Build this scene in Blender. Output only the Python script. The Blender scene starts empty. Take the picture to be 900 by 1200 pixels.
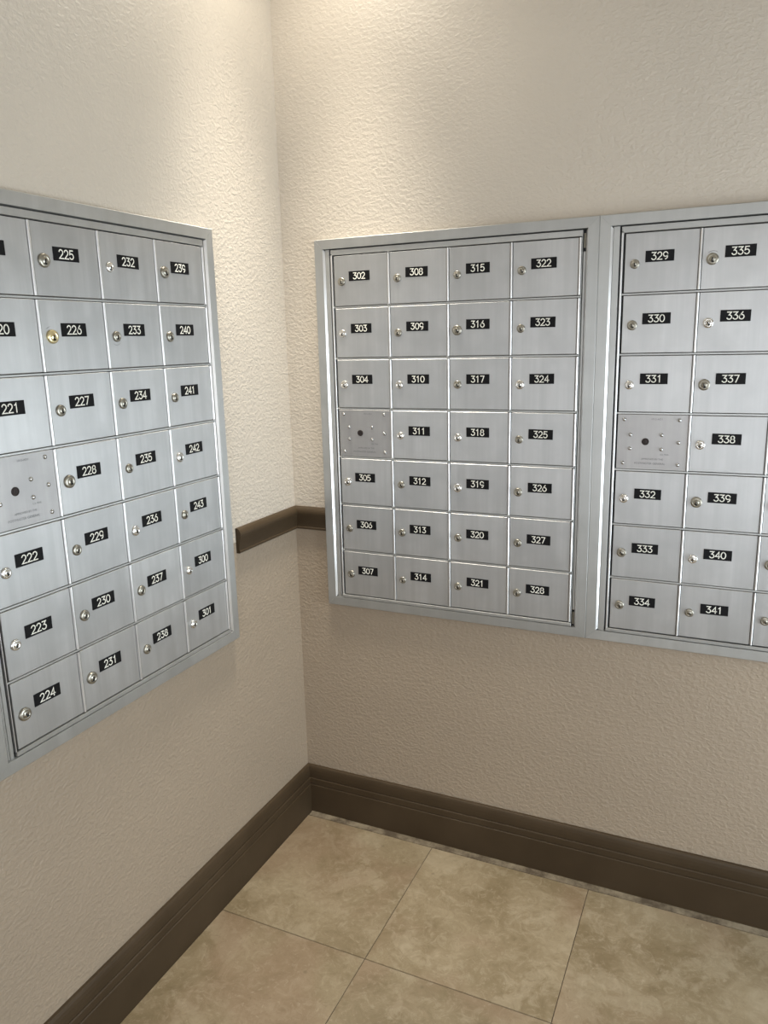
import bpy, bmesh, math, random
from mathutils import Vector, Matrix

S = bpy.context.scene
C = S.collection
random.seed(7)
PI = math.pi

# ------------------------------------------------------------------ camera
CAM = dict(loc=(1.1818, -1.9142, 1.4812), yaw=0.435, pitch=-0.2195, roll=-0.0244, f=895.6)
cd = bpy.data.cameras.new('camera')
cam = bpy.data.objects.new('camera', cd); C.objects.link(cam)
cd.sensor_fit = 'HORIZONTAL'; cd.sensor_width = 36.0
cd.lens = 36.0 * CAM['f'] / 900.0
cd.clip_start = 0.02
yw, pt, rl = CAM['yaw'], CAM['pitch'], CAM['roll']
F = Vector((-math.sin(yw) * math.cos(pt), math.cos(yw) * math.cos(pt), math.sin(pt)))
Rr = Vector((math.cos(yw), math.sin(yw), 0)); U = Rr.cross(F)
R2 = math.cos(rl) * Rr + math.sin(rl) * U
U2 = -math.sin(rl) * Rr + math.cos(rl) * U
M4 = Matrix((R2, U2, -F)).transposed().to_4x4()
M4.translation = Vector(CAM['loc'])
cam.matrix_world = M4
S.camera = cam

# ------------------------------------------------------------------ world, lights, exposure
S.view_settings.view_transform = 'Standard'
S.view_settings.look = 'None'
S.view_settings.gamma = 1.0
S.view_settings.use_curve_mapping = False
S.view_settings.exposure = 0.0

w = bpy.data.worlds.new('world'); S.world = w; w.use_nodes = True
w.node_tree.nodes['Background'].inputs[0].default_value = (0.80, 0.90, 1.0, 1)
w.node_tree.nodes['Background'].inputs[1].default_value = 1.0

RX, RY, RZ = 2.5, -4.2, 2.62       # room extents: x 0..RX, y RY..0, z 0..RZ
OPEN_X = (0.90, 2.20)              # doorway in the back wall
SIDE_Y = (-1.25, -0.15)            # window in the side wall


def area_light(name, loc, rot, sx, sy, power, col):
    l = bpy.data.lights.new(name, 'AREA'); l.shape = 'RECTANGLE'
    l.size = sx; l.size_y = sy; l.energy = power; l.color = col
    o = bpy.data.objects.new(name, l); C.objects.link(o)
    o.location = loc; o.rotation_euler = rot
    return o


area_light('doorway_daylight', ((OPEN_X[0] + OPEN_X[1]) / 2, RY - 0.12, 1.12), (PI / 2, 0, 0),
           OPEN_X[1] - OPEN_X[0], 2.1, 44, (0.93, 0.96, 1.0))
area_light('window_daylight', (RX + 0.12, (SIDE_Y[0] + SIDE_Y[1]) / 2, 0.90), (PI / 2, 0, PI / 2),
           SIDE_Y[1] - SIDE_Y[0], 1.4, 46, (0.84, 0.94, 1.0))
LAMPS = [(0.25, -0.26, 150.0), (1.90, -0.62, 14.0), (1.0, -2.1, 20.0), (2.0, -2.4, 20.0), (1.0, -3.5, 20.0)]  # corner lamp first; the rest are unseen, added for fill and metal reflections
LAMP_COL = (1.0, 0.94, 0.82)


# ------------------------------------------------------------------ materials
def mat(name, base, rough=0.5, metal=0.0, spec=0.5):
    m = bpy.data.materials.new(name); m.use_nodes = True
    b = m.node_tree.nodes['Principled BSDF']
    b.inputs['Base Color'].default_value = (*base, 1)
    b.inputs['Roughness'].default_value = rough
    b.inputs['Metallic'].default_value = metal
    b.inputs['Specular IOR Level'].default_value = spec
    return m, m.node_tree, b


def node(nt, kind, **kw):
    n = nt.nodes.new(kind)
    for k, v in kw.items():
        if hasattr(n, k): setattr(n, k, v)
        else: n.inputs[k].default_value = v
    return n


def mixcol(nt, fac, a, b, blend='MIX'):
    n = nt.nodes.new('ShaderNodeMix'); n.data_type = 'RGBA'; n.blend_type = blend
    if isinstance(fac, float): n.inputs[0].default_value = fac
    else: nt.links.new(fac, n.inputs[0])
    for s, i in ((a, 6), (b, 7)):
        if isinstance(s, tuple): n.inputs[i].default_value = (*s, 1)
        else: nt.links.new(s, n.inputs[i])
    return n.outputs[2]


def ramp(nt, src, p0, p1, c0=(0, 0, 0), c1=(1, 1, 1)):
    r = nt.nodes.new('ShaderNodeValToRGB')
    r.color_ramp.elements[0].position = p0; r.color_ramp.elements[1].position = p1
    r.color_ramp.elements[0].color = (*c0, 1); r.color_ramp.elements[1].color = (*c1, 1)
    nt.links.new(src, r.inputs[0])
    return r.outputs[0]


def paint(name, base, relief, rough=0.45):
    """rolled orange-peel paint"""
    m, nt, b = mat(name, base, rough)
    g = nt.nodes.new('ShaderNodeNewGeometry')
    mp = node(nt, 'ShaderNodeMapping'); nt.links.new(g.outputs['Position'], mp.inputs[0])
    mp.inputs['Scale'].default_value = (1, 1, 1.35)
    n1 = node(nt, 'ShaderNodeTexNoise', Scale=95.0, Detail=3.0, Roughness=0.5, Distortion=0.5)
    n2 = node(nt, 'ShaderNodeTexNoise', Scale=34.0, Detail=2.0, Roughness=0.5)
    nb = node(nt, 'ShaderNodeTexNoise', Scale=3.0, Detail=3.0)
    for n in (n1, n2, nb): nt.links.new(mp.outputs[0], n.inputs['Vector'])
    r1 = ramp(nt, n1.outputs['Fac'], 0.40, 0.66)
    add = node(nt, 'ShaderNodeMath', operation='MULTIPLY_ADD')
    nt.links.new(n2.outputs['Fac'], add.inputs[0]); add.inputs[1].default_value = 0.9
    nt.links.new(r1, add.inputs[2])
    bp = node(nt, 'ShaderNodeBump', Strength=relief, Distance=0.0012)
    nt.links.new(add.outputs[0], bp.inputs['Height']); nt.links.new(bp.outputs[0], b.inputs['Normal'])
    f = ramp(nt, nb.outputs['Fac'], 0.35, 0.7)
    dark = tuple(c * 0.95 for c in base)
    nt.links.new(mixcol(nt, f, dark, base), b.inputs['Base Color'])
    return m


M = {}
M['cream'] = paint('cream_wall_paint', (0.545, 0.488, 0.416), 0.62)
M['taupe'] = paint('taupe_wall_paint', (0.340, 0.274, 0.205), 0.60)
M['ceiling'] = mat('ceiling_paint', (0.62, 0.59, 0.53), 0.8)[0]


def trim_paint():
    m, nt, b = mat('brown_trim_paint', (0.082, 0.060, 0.040), 0.5, 0.0, 0.25)
    g = nt.nodes.new('ShaderNodeNewGeometry')
    n = node(nt, 'ShaderNodeTexNoise', Scale=6.0, Detail=5.0); nt.links.new(g.outputs['Position'], n.inputs['Vector'])
    f = ramp(nt, n.outputs['Fac'], 0.35, 0.7)
    nt.links.new(mixcol(nt, f, (0.046, 0.030, 0.0155), (0.060, 0.040, 0.022)), b.inputs['Base Color'])
    n2 = node(nt, 'ShaderNodeTexNoise', Scale=70.0, Detail=3.0); nt.links.new(g.outputs['Position'], n2.inputs['Vector'])
    bp = node(nt, 'ShaderNodeBump', Strength=0.25, Distance=0.0008)
    nt.links.new(n2.outputs['Fac'], bp.inputs['Height']); nt.links.new(bp.outputs[0], b.inputs['Normal'])
    return m


M['trim'] = trim_paint()


def aluminium(name, base, rough, metal, streak=0.10, horizontal=False):
    m, nt, b = mat(name, base, rough, metal)
    g = nt.nodes.new('ShaderNodeNewGeometry')
    oi = nt.nodes.new('ShaderNodeObjectInfo')
    mp = node(nt, 'ShaderNodeMapping'); nt.links.new(g.outputs['Position'], mp.inputs[0])
    mp.inputs['Scale'].default_value = (1, 1, 0.02)
    cm = node(nt, 'ShaderNodeVectorMath', operation='ADD')
    sc = node(nt, 'ShaderNodeVectorMath', operation='SCALE'); sc.inputs[3].default_value = 7.0
    cb = nt.nodes.new('ShaderNodeCombineXYZ'); nt.links.new(oi.outputs['Random'], cb.inputs[2])
    nt.links.new(cb.outputs[0], sc.inputs[0])
    nt.links.new(mp.outputs[0], cm.inputs[0]); nt.links.new(sc.outputs[0], cm.inputs[1])
    n1 = node(nt, 'ShaderNodeTexNoise', Scale=45.0, Detail=5.0, Roughness=0.65)
    nt.links.new(cm.outputs[0], n1.inputs['Vector'])
    f = ramp(nt, n1.outputs['Fac'], 0.30, 0.72)
    lo = tuple(c * (1 - streak) for c in base); hi = tuple(min(1, c * (1 + streak)) for c in base)
    col = mixcol(nt, f, lo, hi)
    # each piece a shade of its own, plus faint grime clouds
    n3 = node(nt, 'ShaderNodeTexNoise', Scale=14.0, Detail=4.0); nt.links.new(g.outputs['Position'], n3.inputs['Vector'])
    f3 = ramp(nt, n3.outputs['Fac'], 0.42, 0.75)
    col = mixcol(nt, f3, col, tuple(c * 0.90 for c in base))
    hv = nt.nodes.new('ShaderNodeHueSaturation')
    mr = node(nt, 'ShaderNodeMapRange'); mr.inputs[3].default_value = 0.94; mr.inputs[4].default_value = 1.06
    nt.links.new(oi.outputs['Random'], mr.inputs[0]); nt.links.new(mr.outputs[0], hv.inputs['Value'])
    nt.links.new(col, hv.inputs['Color']); nt.links.new(hv.outputs[0], b.inputs['Base Color'])
    mr2 = node(nt, 'ShaderNodeMapRange'); mr2.inputs[3].default_value = rough - 0.06; mr2.inputs[4].default_value = rough + 0.08
    nt.links.new(n1.outputs['Fac'], mr2.inputs[0]); nt.links.new(mr2.outputs[0], b.inputs['Roughness'])
    cr = node(nt, 'ShaderNodeVectorMath', operation='CROSS_PRODUCT'); cr.inputs[1].default_value = (0, 0.001, 1)
    nt.links.new(g.outputs['Normal'], cr.inputs[0]); nt.links.new(cr.outputs[0], b.inputs['Tangent'])
    b.inputs['Anisotropic'].default_value = 0.6
    return m


M['door'] = aluminium('brushed_aluminium_door', (0.475, 0.475, 0.473), 0.45, 0.85, 0.10)
M['frame'] = aluminium('anodised_aluminium_frame', (0.455, 0.458, 0.448), 0.45, 0.85, 0.06)
M['lit_edge'] = aluminium('lit_aluminium_edge', (0.78, 0.78, 0.78), 0.30, 0.8, 0.03)  # frame metal made lighter: window light on upright edges painted into the colour
M['master'] = aluminium('worn_aluminium_plate', (0.37, 0.36, 0.355), 0.45, 0.75, 0.10)
M['dark'] = mat('gap_shade', (0.015, 0.015, 0.016), 0.7)[0]  # near black that paints the shade inside the gaps
M['plate'] = mat('black_engraved_plastic', (0.006, 0.006, 0.007), 0.5, 0.0, 0.15)[0]
M['digit'] = mat('white_engraving', (0.80, 0.79, 0.72), 0.6)[0]
M['etch'] = mat('grey_etched_lettering', (0.16, 0.16, 0.17), 0.6, 0.2)[0]
M['chrome'] = mat('bright_nickel', (0.80, 0.79, 0.76), 0.22, 1.0)[0]
M['pewter'] = mat('dull_nickel', (0.36, 0.34, 0.29), 0.34, 1.0)[0]
M['steel'] = mat('rivet_steel', (0.52, 0.52, 0.51), 0.22, 1.0)[0]
M['brass'] = mat('pale_brass', (0.80, 0.70, 0.42), 0.28, 1.0)[0]
M['keyway'] = mat('keyway_black', (0.006, 0.006, 0.006), 0.6)[0]
M['rust'] = mat('dark_bronze_lock', (0.035, 0.026, 0.024), 0.45, 0.5)[0]
def fillet():
    m, nt, b = mat('pale_grout_fillet', (0.175, 0.140, 0.092), 0.95)
    g = nt.nodes.new('ShaderNodeNewGeometry')
    n = node(nt, 'ShaderNodeTexNoise', Scale=16.0, Detail=6.0, Roughness=0.7); nt.links.new(g.outputs['Position'], n.inputs['Vector'])
    f = ramp(nt, n.outputs['Fac'], 0.40, 0.62)
    nt.links.new(mixcol(nt, f, (0.070, 0.050, 0.030), (0.21, 0.170, 0.115)), b.inputs['Base Color'])
    return m


M['caulk'] = fillet()
M['grout'] = mat('brown_grout', (0.085, 0.062, 0.042), 0.95)[0]


def stone():
    m, nt, b = mat('polished_limestone', (0.42, 0.35, 0.24), 0.38)
    g = nt.nodes.new('ShaderNodeNewGeometry'); oi = nt.nodes.new('ShaderNodeObjectInfo')
    sc = node(nt, 'ShaderNodeVectorMath', operation='SCALE'); sc.inputs[3].default_value = 23.0
    cb = nt.nodes.new('ShaderNodeCombineXYZ')
    nt.links.new(oi.outputs['Random'], cb.inputs[0]); nt.links.new(oi.outputs['Random'], cb.inputs[2])
    nt.links.new(cb.outputs[0], sc.inputs[0])
    ad = node(nt, 'ShaderNodeVectorMath', operation='ADD')
    nt.links.new(g.outputs['Position'], ad.inputs[0]); nt.links.new(sc.outputs[0], ad.inputs[1])
    V = ad.outputs[0]

    def tex(kind, **kw):
        n = node(nt, kind, **kw); nt.links.new(V, n.inputs['Vector']); return n
    big = tex('ShaderNodeTexNoise', Scale=5.5, Detail=7.0, Roughness=0.66, Distortion=0.6)
    mid = tex('ShaderNodeTexNoise', Scale=30.0, Detail=8.0, Roughness=0.74, Distortion=1.1)
    fine = tex('ShaderNodeTexNoise', Scale=90.0, Detail=5.0, Roughness=0.6, Distortion=1.0)
    pink = tex('ShaderNodeTexNoise', Scale=3.1, Detail=3.0, Distortion=0.4)
    vo = tex('ShaderNodeTexVoronoi', Scale=13.0)
    pat = tex('ShaderNodeTexNoise', Scale=6.5, Detail=8.0, Roughness=0.62, Distortion=0.5)
    c = mixcol(nt, ramp(nt, big.outputs['Fac'], 0.38, 0.62), (0.205, 0.155, 0.088), (0.300, 0.238, 0.152))
    c = mixcol(nt, ramp(nt, pat.outputs['Fac'], 0.55, 0.60, (0, 0, 0), (0.45, 0.45, 0.45)), c, (0.365, 0.300, 0.205))
    c = mixcol(nt, ramp(nt, mid.outputs['Fac'], 0.50, 0.66, (0, 0, 0), (0.5, 0.5, 0.5)), c, (0.40, 0.335, 0.235))
    c = mixcol(nt, ramp(nt, mid.outputs['Fac'], 0.32, 0.45, (0.45, 0.45, 0.45), (0, 0, 0)), c, (0.155, 0.113, 0.062))
    c = mixcol(nt, ramp(nt, pink.outputs['Fac'], 0.50, 0.64, (0, 0, 0), (0.40, 0.40, 0.40)), c, (0.25, 0.162, 0.105))
    c = mixcol(nt, ramp(nt, fine.outputs['Fac'], 0.60, 0.72, (0, 0, 0), (0.35, 0.35, 0.35)), c, (0.46, 0.39, 0.29))
    c = mixcol(nt, ramp(nt, fine.outputs['Fac'], 0.26, 0.38, (0.35, 0.35, 0.35), (0, 0, 0)), c, (0.13, 0.095, 0.055))
    c = mixcol(nt, ramp(nt, vo.outputs['Distance'], 0.02, 0.09, (0.5, 0.5, 0.5), (0, 0, 0)), c, (0.13, 0.10, 0.06))
    hv = nt.nodes.new('ShaderNodeHueSaturation')
    mr = node(nt, 'ShaderNodeMapRange'); mr.inputs[3].default_value = 0.78; mr.inputs[4].default_value = 0.98
    nt.links.new(oi.outputs['Random'], mr.inputs[0]); nt.links.new(mr.outputs[0], hv.inputs['Value'])
    nt.links.new(c, hv.inputs['Color']); nt.links.new(hv.outputs[0], b.inputs['Base Color'])
    bp = node(nt, 'ShaderNodeBump', Strength=0.15, Distance=0.0006)
    nt.links.new(fine.outputs['Fac'], bp.inputs['Height']); nt.links.new(bp.outputs[0], b.inputs['Normal'])
    return m


M['stone'] = stone()


# ------------------------------------------------------------------ mesh helpers
def link(name, me, parent=None, loc=(0, 0, 0)):
    o = bpy.data.objects.new(name, me); C.objects.link(o)
    o.location = loc
    if parent: o.parent = parent
    return o


def tomesh(name, bm, mats, smooth=False):
    me = bpy.data.meshes.new(name)
    bmesh.ops.recalc_face_normals(bm, faces=bm.faces[:])
    bm.to_mesh(me); bm.free()
    for m in (mats if isinstance(mats, (list, tuple)) else [mats]): me.materials.append(m)
    if smooth:
        for p in me.polygons: p.use_smooth = True
    return me


def box(bm, x0, x1, y0, y1, z0, z1, mi=0, bevel=0.0, seg=1):
    r = bmesh.ops.create_cube(bm, size=1.0)
    for v in r['verts']:
        v.co = Vector(((x0 + x1) / 2 + v.co.x * (x1 - x0), (y0 + y1) / 2 + v.co.y * (y1 - y0), (z0 + z1) / 2 + v.co.z * (z1 - z0)))
    fs = set(f for v in r['verts'] for f in v.link_faces)
    for f in fs: f.material_index = mi
    if bevel > 0:
        es = list(set(e for v in r['verts'] for e in v.link_edges))
        rr = bmesh.ops.bevel(bm, geom=es, offset=bevel, segments=seg, affect='EDGES', profile=0.5)
        for f in rr['faces']: f.material_index = mi
    return r


def loft(bm, rings, mi=0, closed=True, caps=True):
    vr = [[bm.verts.new(p) for p in ring] for ring in rings]
    n = len(rings[0])
    for a, b in zip(vr[:-1], vr[1:]):
        for i in range(n if closed else n - 1):
            f = bm.faces.new((a[i], a[(i + 1) % n], b[(i + 1) % n], b[i])); f.material_index = mi
    if caps:
        for ring in (vr[0], vr[-1]):
            f = bm.faces.new(ring); f.material_index = mi
    return vr


def disc_stack(bm, cx, cz, prof, n=24, mi=0):
    """lathe about the y axis; prof: (radius, y) from the back to the front"""
    rings = [[Vector((cx + r * math.cos(2 * PI * i / n), y, cz + r * math.sin(2 * PI * i / n))) for i in range(n)] for r, y in prof]
    loft(bm, rings, mi)


def tag(o, label=None, cat=None, group=None, kind=None):
    if label: o['label'] = label
    if cat: o['category'] = cat
    if group: o['group'] = group
    if kind: o['kind'] = kind
    return o


# ------------------------------------------------------------------ room shell
RAIL_Z = 0.972


def wall_along(name, axis, lo, hi, face, back, holes=()):
    """slab wall along x or y with a cream field above the rail and a taupe one below; holes = (a0, a1, z0, z1)"""
    bm = bmesh.new()
    cuts = sorted(set([lo, hi] + [h[0] for h in holes] + [h[1] for h in holes]))
    for a0, a1 in zip(cuts[:-1], cuts[1:]):
        zc = [0, RAIL_Z, RZ]
        hh = [h for h in holes if h[0] <= a0 and h[1] >= a1]
        for h in hh: zc += [h[2], h[3]]
        zc = sorted(set(zc))
        for z0, z1 in zip(zc[:-1], zc[1:]):
            if any(h[2] <= z0 and h[3] >= z1 for h in hh): continue
            mi = 0 if z0 >= RAIL_Z else 1
            p, q = min(face, back), max(face, back)
            if axis == 'x': box(bm, a0, a1, p, q, z0, z1, mi)
            else: box(bm, p, q, a0, a1, z0, z1, mi)
    bmesh.ops.remove_doubles(bm, verts=bm.verts[:], dist=1e-5)
    o = link(name, tomesh(name, bm, [M['cream'], M['taupe']]))
    return tag(o, kind='structure')


wr = wall_along('wall_right', 'x', 0.0, RX, 0.0, 0.10)
wl = wall_along('wall_left', 'y', RY, 0.0, 0.0, -0.10)
wb = wall_along('wall_back', 'x', 0.0, RX, RY, RY - 0.10, [(OPEN_X[0], OPEN_X[1], 0.0, 2.15)])
ws = wall_along('wall_side', 'y', RY, 0.0, RX, RX + 0.10, [(SIDE_Y[0], SIDE_Y[1], 0.2, 1.60)])
tag(wr, 'textured wall, cream above the brown rail and taupe below, behind the paired mailbox cabinets')
tag(wl, 'textured wall, cream above the brown rail and taupe below, behind the single mailbox cabinet')
tag(wb, 'two tone wall with the entrance opening, behind the viewer')
tag(ws, 'two tone wall with a wide window, facing the single mailbox cabinet')

bm = bmesh.new(); box(bm, -0.1, RX + 0.1, RY - 0.1, 0.1, RZ, RZ + 0.1)
ceil = tag(link('ceiling', tomesh('ceiling', bm, M['ceiling'])), 'plain off white ceiling with a round recessed downlight and added unseen ones', kind='structure')

# floor: grout bed with a child for each stone tile
bm = bmesh.new(); box(bm, -0.1, RX + 0.1, RY - 0.1, 0.1, -0.06, -0.0016)
floor = tag(link('floor', tomesh('floor', bm, M['grout'])), 'mottled beige stone tile floor with thin dark joints', kind='structure')
TX0, TY0, TP = 0.4417, -0.4973, 0.4591
BBD = 0.0175
J = 0.0009
xs = [BBD - 0.002] + [TX0 + k * TP for k in range(0, 8) if TX0 + k * TP < RX] + [RX]
ys = [-0.0385] + [TY0 - k * TP for k in range(0, 10) if TY0 - k * TP > RY] + [RY]
full_tile = None
for j in range(len(ys) - 1):
    for i in range(len(xs) - 1):
        x0, x1, y1, y0 = xs[i] + J, xs[i + 1] - J, ys[j] - J, ys[j + 1] + J
        wdt, dpt = x1 - x0, y1 - y0
        if abs(wdt - (TP - 2 * J)) < 1e-4 and abs(dpt - (TP - 2 * J)) < 1e-4 and full_tile:
            me = full_tile
        else:
            bm = bmesh.new(); box(bm, 0, wdt, 0, dpt, -0.010, 0.0, 0, 0.0009)
            me = tomesh('tile', bm, M['stone'])
            if abs(wdt - (TP - 2 * J)) < 1e-4 and abs(dpt - (TP - 2 * J)) < 1e-4: full_tile = me
        link('tile', me, floor, (x0, y0, 0))
# sliver of pale grout filling the gap between the first row of tiles and the baseboard
bm = bmesh.new()
nseg = 60
rng = random.Random(3)
ring = []
top = []
for k in range(nseg + 1):
    x = BBD + k * (RX - BBD) / nseg
    yb = -0.0378 + rng.uniform(-0.0006, 0.0010)
    top.append((x, yb))
vf = [bm.verts.new((x, y, -0.0004)) for x, y in top]
vbk = [bm.verts.new((x, -0.010, 0.0012)) for x, y in top]
vlow = [bm.verts.new((x, y, -0.004)) for x, y in top]
for k in range(nseg):
    bm.faces.new((vf[k], vf[k + 1], vbk[k + 1], vbk[k])); bm.faces.new((vlow[k], vlow[k + 1], vf[k + 1], vf[k]))
link('grout_fillet', tomesh('grout_fillet', bm, M['caulk']), floor)

# baseboard and rail profiles: (depth from wall, z)
BB = [(0, -0.002), (0.0160, -0.002), (0.0160, 0.0940), (0.0152, 0.0955), (0.0128, 0.0965), (0.0128, 0.0985), (0.0146, 0.0995), (0.0146, 0.1160), (0.0138, 0.1180),
      (0.0112, 0.1190), (0.0112, 0.1212), (0.0130, 0.1225), (0.0132, 0.1340), (0.0126, 0.1450), (0.0112, 0.1530), (0.0094, 0.1578), (0.0070, 0.1600), (0, 0.1600)]
RAIL = [(0, 0.9420), (0.0095, 0.9420), (0.0118, 0.9440), (0.0118, 0.9480), (0.0096, 0.9500), (0.0098, 0.9580), (0.0112, 0.9680), (0.0132, 0.9780),
        (0.0152, 0.9860), (0.0160, 0.9920), (0.0155, 0.9975), (0.0138, 1.0020), (0.0112, 1.0060), (0.0080, 1.0088), (0.0050, 1.0098), (0, 1.0098)]


def run(name, prof, wall, a0, a1, m0=True, m1=False):
    """moulding along a wall from the corner end a0 to a1; m0: mitred into the room corner"""
    bm = bmesh.new()
    n = 40
    rings = []
    for k in range(n + 1):
        t = k / n
        ring = []
        for d, z in prof:
            s0 = a0 + (d if m0 else 0)
            s1 = a1 - (d if m1 else 0)
            s = s0 + (s1 - s0) * t
            if wall == 'right': ring.append(Vector((s, -d, z)))
            elif wall == 'left': ring.append(Vector((d, -s, z)))
            elif wall == 'side': ring.append(Vector((RX - d, -s, z)))
            else: ring.append(Vector((s, RY + d, z)))
        rings.append(ring)
    loft(bm, rings)
    me = tomesh(name, bm, M['trim'])
    return tag(link(name, me), kind='structure')


tag(run('baseboard_right', BB, 'right', 0.0, RX, True, True), 'brown moulded baseboard under the paired mailbox cabinets')
tag(run('baseboard_left', BB, 'left', 0.0, -RY, True, True), 'brown moulded baseboard under the single mailbox cabinet')
tag(run('baseboard_side', BB, 'side', 0.0, -RY, True, True), 'brown moulded baseboard along the window wall')
tag(run('baseboard_back', BB, 'back', 0.0, OPEN_X[0] - 0.02, True, False), 'brown moulded baseboard beside the entrance opening')
t1 = tag(run('trim_1', RAIL, 'left', 0.0, 0.3045), 'short brown chair rail between the corner and the single mailbox cabinet')
t2 = tag(run('trim_2', RAIL, 'right', 0.0, 0.1105), 'short brown chair rail between the corner and the paired mailbox cabinets')

# window and entrance behind the viewer
def frame_rect(bm, axis, pos, a0, a1, z0, z1, wdt, dep, mi=0):
    for (p0, p1, q0, q1) in ((a0, a0 + wdt, z0, z1), (a1 - wdt, a1, z0, z1), (a0 + wdt, a1 - wdt, z0, z0 + wdt), (a0 + wdt, a1 - wdt, z1 - wdt, z1)):
        if axis == 'x': box(bm, p0, p1, pos - dep / 2, pos + dep / 2, q0, q1, mi)
        else: box(bm, pos - dep / 2, pos + dep / 2, p0, p1, q0, q1, mi)


bm = bmesh.new(); frame_rect(bm, 'y', RX + 0.05, SIDE_Y[0], SIDE_Y[1], 0.2, 1.60, 0.05, 0.06)
frame_rect(bm, 'y', RX + 0.05, -0.720, -0.680, 0.25, 1.55, 0.02, 0.05)
tag(link('window_1', tomesh('window_frame', bm, M['frame'])), 'wide aluminium window facing the single mailbox cabinet', kind='structure')
bm = bmesh.new(); frame_rect(bm, 'x', RY - 0.05, OPEN_X[0], OPEN_X[1], 0.0, 2.15, 0.06, 0.08)
tag(link('door_1', tomesh('door_frame', bm, M['trim'])), 'open entrance with a brown frame, behind the viewer', kind='structure')

# ------------------------------------------------------------------ number lettering (single-stroke engraving)
def arc(cx, cy, rx, ry, a0, a1, n=10):
    return [(cx + rx * math.cos(math.radians(a0 + (a1 - a0) * i / n)), cy + ry * math.sin(math.radians(a0 + (a1 - a0) * i / n))) for i in range(n + 1)]


DIG = {
    '0': [arc(.34, .5, .32, .5, 90, 450, 22)],
    '1': [[(.14, .80), (.36, 1.0), (.36, 0.0)]],
    '2': [arc(.32, .70, .28, .30, 165, -38, 10) + [(.04, 0.0), (.66, 0.0)]],
    '3': [[(.05, 1.0), (.58, 1.0), (.28, .61)] + arc(.31, .305, .31, .305, 85, -155, 12)],
    '4': [[(.50, 0.0), (.50, 1.0), (.02, .28), (.68, .28)]],
    '5': [[(.58, 1.0), (.13, 1.0), (.08, .55)] + arc(.31, .32, .31, .32, 120, -150, 12)],
    '6': [[(.46, 1.0), (.09, .50)] + arc(.33, .32, .31, .32, 150, 510, 16)],
    '7': [[(.03, 1.0), (.62, 1.0), (.24, 0.0)]],
    '8': [arc(.33, .76, .24, .24, 90, 450, 14), arc(.33, .27, .30, .27, 90, 450, 16)],
    '9': [arc(.33, .68, .30, .32, 0, 360, 16), [(.63, .68), (.60, .50)] + arc(.27, .38, .34, .38, 15, -80, 8)],
}


def stroke_text(bm, text, cx, cz, h, y, wd, mi, pitch=0.80):
    n = len(text); wtot = (n - 1) * pitch * h + 0.66 * h
    x0 = cx - wtot / 2; z0 = cz - h / 2
    r = wd / 2
    e = 0
    for k, ch in enumerate(text):
        for line in DIG[ch]:
            pts = [Vector((x0 + (k * pitch + px) * h, z0 + pz * h)) for px, pz in line]
            lft, rgt = [], []
            for i, p in enumerate(pts):
                a = pts[max(0, i - 1)]; b = pts[min(len(pts) - 1, i + 1)]
                d1 = (p - a).normalized() if i > 0 else (b - p).normalized()
                d2 = (b - p).normalized() if i < len(pts) - 1 else d1
                d = (d1 + d2)
                d = d.normalized() if d.length > 1e-6 else d1
                nrm = Vector((-d.y, d.x))
                cs = max(0.45, abs(nrm.dot(Vector((-d1.y, d1.x)))))
                ext = Vector((0, 0))
                if i == 0: ext = -d1 * r * 0.7
                if i == len(pts) - 1: ext = d2 * r * 0.7
                lft.append(bm.verts.new(((p + ext + nrm * r / cs).x, y, (p + ext + nrm * r / cs).y)))
                rgt.append(bm.verts.new(((p + ext - nrm * r / cs).x, y, (p + ext - nrm * r / cs).y)))
            for i in range(len(pts) - 1):
                f = bm.faces.new((lft[i], lft[i + 1], rgt[i + 1], rgt[i])); f.material_index = mi


def font_bm(text, size, cx, cz, y, mi):
    cu = bpy.data.curves.new('lettering', 'FONT'); cu.body = text; cu.size = size
    cu.align_x = 'CENTER'; cu.align_y = 'CENTER'; cu.resolution_u = 2
    o = bpy.data.objects.new('lettering', cu); C.objects.link(o)
    dg = bpy.context.evaluated_depsgraph_get()
    me = bpy.data.meshes.new_from_object(o.evaluated_get(dg))
    bpy.data.objects.remove(o); bpy.data.curves.remove(cu)
    b2 = bmesh.new(); b2.from_mesh(me); bpy.data.meshes.remove(me)
    for v in b2.verts: v.co = Vector((cx + v.co.x, y, cz + v.co.y))
    for f in b2.faces: f.material_index = mi
    return b2


# ------------------------------------------------------------------ mailbox cabinets
PW, PH = 0.1644, 0.1365
ZT = 1.7104                     # top of the first row of cells
OZ0, IZ0, IZ1, OZ1 = 0.7210, 0.7470, 1.7258, 1.7512
DF, DD, DT = 0.0140, 0.0128, 0.0180     # depths: lip / door face / outer frame face
G = 0.0037                      # half of the gap between two doors


def door_mesh():
    bm = bmesh.new()
    box(bm, G, PW - G, -DF, -0.0060, -PH + 0.0033, -0.0033, 0, 0.0009, 1)
    return tomesh('door', bm, M['door'])


def master_mesh():
    bm = bmesh.new()
    box(bm, G - 0.0005, PW - G + 0.0005, -DF + 0.0005, -0.0060, -PH + 0.0028, -0.0028, 0, 0.0006, 1)
    return tomesh('master_lock_plate', bm, M['master'])


def hinge_mesh():
    bm = bmesh.new(); n = 8; r = 0.0027
    prof = [(r * math.cos(PI + PI * i / n), r * 1.15 * math.sin(PI + PI * i / n)) for i in range(n + 1)]
    prof = [(-r, 0.006)] + prof + [(r, 0.006)]
    rings = [[Vector((PW + px, -0.0135 + py, z)) for px, py in prof] for z in (-PH + 0.0036, -0.0036)]
    loft(bm, rings)
    return tomesh('hinge', bm, M['lit_edge'])  # barrel colour carries the painted window glint


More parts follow.
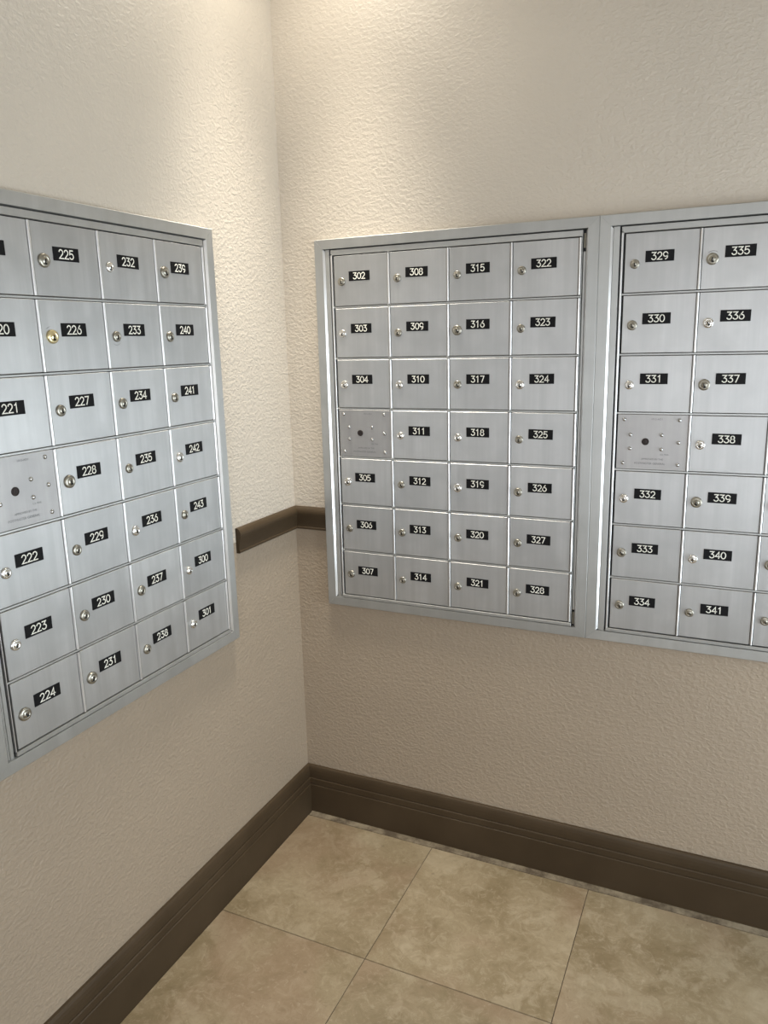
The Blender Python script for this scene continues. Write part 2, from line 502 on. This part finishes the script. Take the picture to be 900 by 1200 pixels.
def lock_mesh(metal):
    bm = bmesh.new()
    disc_stack(bm, 0, 0, [(0.0116, 0.0015), (0.0116, -0.0030), (0.0112, -0.0042), (0.0100, -0.0050), (0.0078, -0.0056), (0.0070, -0.0056),
                          (0.0064, -0.0048), (0.0060, -0.0050), (0.0054, -0.0058), (0.0010, -0.0060)], 22, 0)
    for f in bm.faces: f.smooth = True
    box(bm, -0.0013, 0.0013, -0.0064, -0.0045, -0.0062, 0.0028, 1)
    box(bm, -0.0013, 0.0032, -0.0064, -0.0045, -0.0060, -0.0036, 1)
    me = tomesh('lock', bm, [metal, M['keyway']])
    return me


def rivet_mesh():
    bm = bmesh.new()
    disc_stack(bm, 0, 0, [(0.0044, 0.001), (0.0044, -0.0006), (0.0040, -0.0020), (0.0028, -0.0033), (0.0006, -0.0038)], 14, 0)
    return tomesh('rivet', bm, M['steel'], True)


DOOR, MASTER, HINGE, RIVET = door_mesh(), master_mesh(), hinge_mesh(), rivet_mesh()
LOCKS = {k: lock_mesh(M[k]) for k in ('chrome', 'pewter', 'brass')}
bm = bmesh.new()
disc_stack(bm, 0, 0, [(0.0070, 0.001), (0.0070, -0.0010), (0.0066, -0.0014), (0.0058, -0.0014), (0.0054, -0.0004), (0.0046, -0.0004), (0.0042, -0.0012), (0.0008, -0.0014)], 20, 0)
box(bm, -0.0006, 0.0006, -0.0017, -0.0008, -0.0028, 0.0028, 1)
KEYHOLE = tomesh('keyhole', bm, [M['rust'], M['keyway']])

RIVETS = [(.0180, -.0150), (.1415, -.0145), (.0335, -.0512), (.1042, -.0503), (.1420, -.0670), (.0335, -.0842), (.1045, -.0842), (.0180, -.1193), (.1425, -.1195)]
CHROME = {'232', '242', '236', '300', '222', '223', '336', '331', '338', '340', '332', '303', '310', '318', '319', '324', '311', '301', '304', '305'}
BRASS = {'226'}
BIG = {'225', '226', '228', '224', '231', '335', '337', '339', '316', '239', '342', '345', '346'}


def plate_mesh(num):
    bm = bmesh.new()
    box(bm, -0.0308, 0.0308, -0.0012, 0.0006, -0.0124, 0.0124, 0, 0.0003)
    stroke_text(bm, num, 0.0, 0.0, 0.0154, -0.00135, 0.0022, 1)
    return tomesh('number_plate', bm, [M['plate'], M['digit']])


def scratch(parent, pts, wd=0.0009):
    bm = bmesh.new()
    vs = []
    for i, (x, z) in enumerate(pts):
        k = wd * (0.3 if i in (0, len(pts) - 1) else 1) / 2
        vs.append((bm.verts.new((x, -DF - 0.0002, z + k)), bm.verts.new((x, -DF - 0.0002, z - k))))
    for a, b in zip(vs[:-1], vs[1:]): bm.faces.new((a[0], b[0], b[1], a[1]))
    link('scratch', tomesh('scratch', bm, M['etch']), parent)


def member(bm, p, side, mi_face=0, mi_lip=1):
    """one mitred member of the outer frame. p = (u0, i0, i1, u1) horizontal, OZ0.. vertical"""
    u0, i0, i1, u1 = p
    # profile: (t across from outer 0 to inner 1 in metres, depth)
    wv = i0 - u0
    CH = {'left': 0.0045, 'right': 0.0040, 'top': 0.0006, 'bottom': 0.0006}[side]

    def prof(wd):
        return [(0, 0), (0, DT - 0.0012), (0.0012, DT), (wd - 0.0006, DT), (wd + CH, 0.0125), (wd + CH, 0.0)]
    e = 0.00018
    if side in ('left', 'right'):
        wd = (i0 - u0) if side == 'left' else (u1 - i1)
        wt, wbm = OZ1 - IZ1, IZ0 - OZ0
        rings = [[], []]
        for t, d in prof(wd):
            f = t / wd
            u = u0 + t if side == 'left' else u1 - t
            rings[0].append(Vector((u, -d, OZ0 + f * wbm + e)))
            rings[1].append(Vector((u, -d, OZ1 - f * wt - e)))
    else:
        wd = (OZ1 - IZ1) if side == 'top' else (IZ0 - OZ0)
        rings = [[], []]
        for t, d in prof(wd):
            f = t / wd
            z = OZ1 - t if side == 'top' else OZ0 + t
            rings[0].append(Vector((u0 + f * (i0 - u0) + e, -d, z)))
            rings[1].append(Vector((u1 - f * (u1 - i1) - e, -d, z)))
    vr = loft(bm, rings)
    bm.faces.ensure_lookup_table()
    # inner chamfer face: on uprights its lighter colour paints in the window light
    for f in bm.faces:
        vs = set(f.verts)
        if vs == {vr[0][3], vr[0][4], vr[1][4], vr[1][3]}: f.material_index = mi_lip


def cabinet(origin, rotz, p, c0, columns, label, hinge_side, group):
    """p = (outer0, inner0, inner1, outer1) along the wall, c0 = left edge of the first cell, all in wall coordinates"""
    base_u = p[0]
    t = bpy.data.objects.new('mailbox_cabinet', None); C.objects.link(t)
    t.empty_display_size = 0.1
    tag(t, label, 'mailbox')
    if rotz: t.location = (0, base_u, 0)
    else: t.location = (base_u, 0, 0)
    t.location.z = OZ0
    t.rotation_euler = (0, 0, rotz)
    q = tuple(v - base_u for v in p); c = c0 - base_u
    z0 = -OZ0
    nc, nr = len(columns), 7
    cR = c + nc * PW

    def put(name, me, loc=(0, 0, 0), parent=None):
        o = link(name, me, parent or t)
        o.location = Vector(loc) + (Vector((0, 0, z0)) if parent is None else Vector())
        return o
    # black sheet behind everything, the shade of the recess put into its colour
    bm = bmesh.new(); box(bm, q[0] + 0.004, q[3] - 0.004, -0.0050, -0.0002, OZ0 + 0.004, OZ1 - 0.004)
    put('shade_sheet', tomesh('shade_sheet', bm, M['dark']))
    for side in ('top', 'bottom', 'left', 'right'):
        bm = bmesh.new(); member(bm, q, side)
        put('frame_side', tomesh('frame_side', bm, [M['frame'], M['lit_edge'] if side in ('left', 'right') else M['frame']]))
    # master door: rim and the shelf bars between the rows
    L0, L1 = c - 0.0055, cR + 0.0048      # rim outer edges
    if hinge_side == 'left': L0 = c - 0.0028
    ZB = ZT - nr * PH
    zr1, zr0 = 1.7232, 0.7478
    bm = bmesh.new()
    bvl = 0.0006
    box(bm, L0, L1, -DF - 0.0006, -0.0052, ZT - 0.0010, zr1, 0, bvl)       # top rim
    box(bm, L0, L1, -DF - 0.0028, -0.0052, zr0, ZB + 0.0012, 0, bvl)       # bottom rim
    box(bm, L0, c - 0.0012, -DF - 0.0006, -0.0052, ZB - 0.001, ZT + 0.0035, 1, bvl)
    box(bm, cR + 0.0036, L1, -DF - 0.0006, -0.0052, ZB - 0.001, ZT + 0.0035, 1 if hinge_side != 'right' else 0, 0.0004)
    put('door_rim', tomesh('door_rim', bm, [M['frame'], M['lit_edge']]))
    bar = None
    for i in range(1, nr):
        if bar is None:
            bm = bmesh.new(); box(bm, c - 0.0012, cR + 0.0036, -DF + 0.0008, -0.0052, -0.0021, 0.0021, 0, 0.0005)
            bar = tomesh('shelf_bar', bm, M['frame'])
        put('shelf_bar', bar, (0, 0, ZT - i * PH))
    # jamb strips
    if hinge_side == 'right':
        bm = bmesh.new(); box(bm, q[1] + 0.0050, L0 - 0.0042, -0.0135, -0.0052, IZ0 + 0.0005, IZ1 - 0.0010, 0, 0.0006)
        put('jamb_strip', tomesh('jamb_strip', bm, M['frame']))
        # piano hinge in the gap at the right
        bm = bmesh.new()
        xm0, xm1 = L1 + 0.0016, q[2] - 0.0048
        box(bm, xm0, xm1, -0.0125, -0.0052, IZ0 + 0.045, IZ1 - 0.050, 0, 0.0015, 2)
        put('piano_hinge', tomesh('piano_hinge', bm, M['frame']))
        for zc in (IZ0 + 0.0225, IZ1 - 0.026):
            bm = bmesh.new(); cxh = (xm0 + xm1) / 2
            rings = [[Vector((cxh + 0.0026 * math.cos(a * PI / 4), -0.0095 + 0.0026 * math.sin(a * PI / 4), zc + s * 0.016)) for a in range(8)] for s in (-1, 1)]
            loft(bm, rings)
            put('hinge_pin', tomesh('hinge_pin', bm, M['pewter']))
    else:
        bm = bmesh.new()
        a0, a1 = q[1] + 0.0048, L0 - 0.0048
        box(bm, a0, a0 + (a1 - a0) * 0.32, -0.0128, -0.0052, IZ0 + 0.0005, IZ1 - 0.0010, 0, 0.0005)
        box(bm, a0 + (a1 - a0) * 0.32 + 0.0006, a1, -0.0135, -0.0052, IZ0 + 0.0005, IZ1 - 0.0010, 0, 0.0006)
        put('jamb_strip', tomesh('jamb_strip', bm, M['frame']))
    # little doors
    for ci, col in enumerate(columns):
        for ri, num in enumerate(col):
            loc = (c + ci * PW, 0, ZT - ri * PH)
            if num == 'M':
                d = put('master_lock_plate', MASTER, loc)
                d['label'] = 'riveted aluminium plate with a dark round keyhole'
                for rx, rz in RIVETS: put('rivet', RIVET, (rx, -DF + 0.0005, rz), d)
                put('keyhole', KEYHOLE, (0.0680, -DF + 0.0005, -0.0668), d).scale = (1.2, 1, 1.2)
                put('hinge', HINGE, (0, 0, 0), d)
                bmt = bmesh.new()
                for txt, sz, cx, cz in (('1013-AD1', 0.0062, 0.092, -0.0135), ('U.S. MAIL', 0.0050, 0.112, -0.0965),
                                        ('APPROVED BY THE', 0.0058, 0.085, -0.1085), ('POSTMASTER GENERAL', 0.0066, 0.080, -0.1190)):
                    b2 = font_bm(txt, sz, cx, cz, -DF + 0.0003, 0)
                    tmp = bpy.data.meshes.new('t'); b2.to_mesh(tmp); b2.free(); bmt.from_mesh(tmp); bpy.data.meshes.remove(tmp)
                put('etched_lettering', tomesh('etched_lettering', bmt, M['etch']), (0, 0, 0), d)['kind'] = 'stuff'
                continue
            d = put('door', DOOR, loc)
            d['label'] = 'brushed aluminium mailbox door numbered ' + num
            rg = random.Random(int(num))
            kind = 'brass' if num in BRASS else 'chrome' if num in CHROME else 'pewter'
            lk = put('lock', LOCKS[kind], (0.0252 + rg.uniform(-.0008, .0008), -DF, -0.0702 + rg.uniform(-.0010, .0010)), d)
            s = 1.10 if num in BIG else rg.uniform(0.86, 0.98)
            lk.scale = (s, s, s); lk.rotation_euler = (0, rg.uniform(-0.5, 0.5), 0)
            if kind == 'brass': lk['label'] = 'pale brass lock'
            pl = put('number_plate', plate_mesh(num), (0.0795 + rg.uniform(-.0009, .0009), -DF, -0.0562 + rg.uniform(-.0008, .0008)), d)
            pl.rotation_euler = (0, rg.uniform(-0.012, 0.012), 0)
            put('hinge', HINGE, (0, 0, 0), d)
            if num == '226': scratch(d, [(0.013, -0.0555), (0.018, -0.0530), (0.024, -0.0505)], 0.0011)
            if num == '335': scratch(d, arc(0.025, -0.0690, 0.016, 0.0165, 130, 50, 8), 0.0010)
            if num == '233': scratch(d, arc(0.025, -0.0700, 0.016, 0.0170, 235, 310, 6), 0.0007)
    return t


def nums(a, b): return [str(v) for v in range(a, b + 1)]


cabinet((0, 0), 0.0, (0.1115, 0.1375, 0.8385, 0.8645), 0.1640,
        [['302', '303', '304', 'M'] + nums(305, 307), nums(308, 314), nums(315, 321), nums(322, 328)],
        'wall mounted aluminium mailbox cabinet numbered 302 to 328, beside the corner', 'right', 'paired')
cabinet((0, 0), 0.0, (0.8645, 0.8905, 1.5945, 1.6205), 0.9195,
        [['329', '330', '331', 'M'] + nums(332, 334), nums(335, 341), nums(342, 348), nums(349, 355)],
        'wall mounted aluminium mailbox cabinet numbered from 329, cut off by the edge of the photo', 'right', 'paired')
cabinet((0, 0), PI / 2, (-1.0870, -1.0610, -0.3655, -0.3395), -1.0363,
        [['219', '220', '221', 'M'] + nums(222, 224), nums(225, 231), nums(232, 238), nums(239, 243) + ['300', '301']],
        'wall mounted aluminium mailbox cabinet numbered 219 to 243, alone on its wall', 'left', 'single')

# ------------------------------------------------------------------ recessed downlight over the corner, plus added fill lamps
M['lens'] = bpy.data.materials.new('lamp_lens'); M['lens'].use_nodes = True
nb = M['lens'].node_tree.nodes['Principled BSDF']
nb.inputs['Base Color'].default_value = (1, 0.95, 0.85, 1)
nb.inputs['Emission Color'].default_value = (1, 0.88, 0.68, 1); nb.inputs['Emission Strength'].default_value = 10.0
M['ring'] = mat('white_enamel_ring', (0.8, 0.8, 0.78), 0.4)[0]


def lathe_z(bm, prof, n=28):
    loft(bm, [[Vector((r * math.cos(2 * PI * i / n), r * math.sin(2 * PI * i / n), z)) for i in range(n)] for r, z in prof])


bm = bmesh.new(); n = 28
pr = [(0.070, 0.0), (0.092, 0.0), (0.090, -0.005), (0.072, -0.007), (0.068, -0.003)]
rr = [[Vector((r * math.cos(2 * PI * i / n), r * math.sin(2 * PI * i / n), z)) for r, z in pr] for i in range(n)]
vr = [[bm.verts.new(p) for p in ring] for ring in rr]
for i in range(n):
    for k in range(5): bm.faces.new((vr[i][k], vr[i][(k + 1) % 5], vr[(i + 1) % n][(k + 1) % 5], vr[(i + 1) % n][k]))
RING = tomesh('trim_ring', bm, M['ring'], True)
bm = bmesh.new(); lathe_z(bm, [(0.069, -0.0005), (0.069, -0.003), (0.050, -0.005), (0.004, -0.006)])
LENS = tomesh('lamp_lens', bm, M['lens'], True)
spots = ['over the corner', 'added above the paired mailbox cabinets for fill light', 'added above the middle of the floor by the single cabinet for fill light', 'added near the window wall for fill light', 'added furthest from the mailboxes for fill light']
for (x, y, pw), where in zip(LAMPS, spots):
    t = bpy.data.objects.new('downlight', None); C.objects.link(t); t.location = (x, y, RZ)
    tag(t, 'round white recessed ceiling downlight ' + where, 'light')
    link('trim_ring', RING, t); link('lamp_lens', LENS, t)
    l = bpy.data.lights.new('downlight_beam', 'SPOT'); l.energy = pw; l.color = LAMP_COL
    l.spot_size = math.radians(54 if x < 0.5 else 100); l.spot_blend = 1.0; l.shadow_soft_size = 0.12
    lo = bpy.data.objects.new('downlight_beam', l); C.objects.link(lo); lo.parent = t; lo.location = (0, 0, -0.075)
    if x < 0.5:
        l2 = bpy.data.lights.new('downlight_spill', 'SPOT'); l2.energy = 11; l2.color = LAMP_COL
        l2.spot_size = math.radians(160); l2.spot_blend = 1.0; l2.shadow_soft_size = 0.07
        lo2 = bpy.data.objects.new('downlight_spill', l2); C.objects.link(lo2); lo2.parent = t; lo2.location = (0, 0, -0.06)
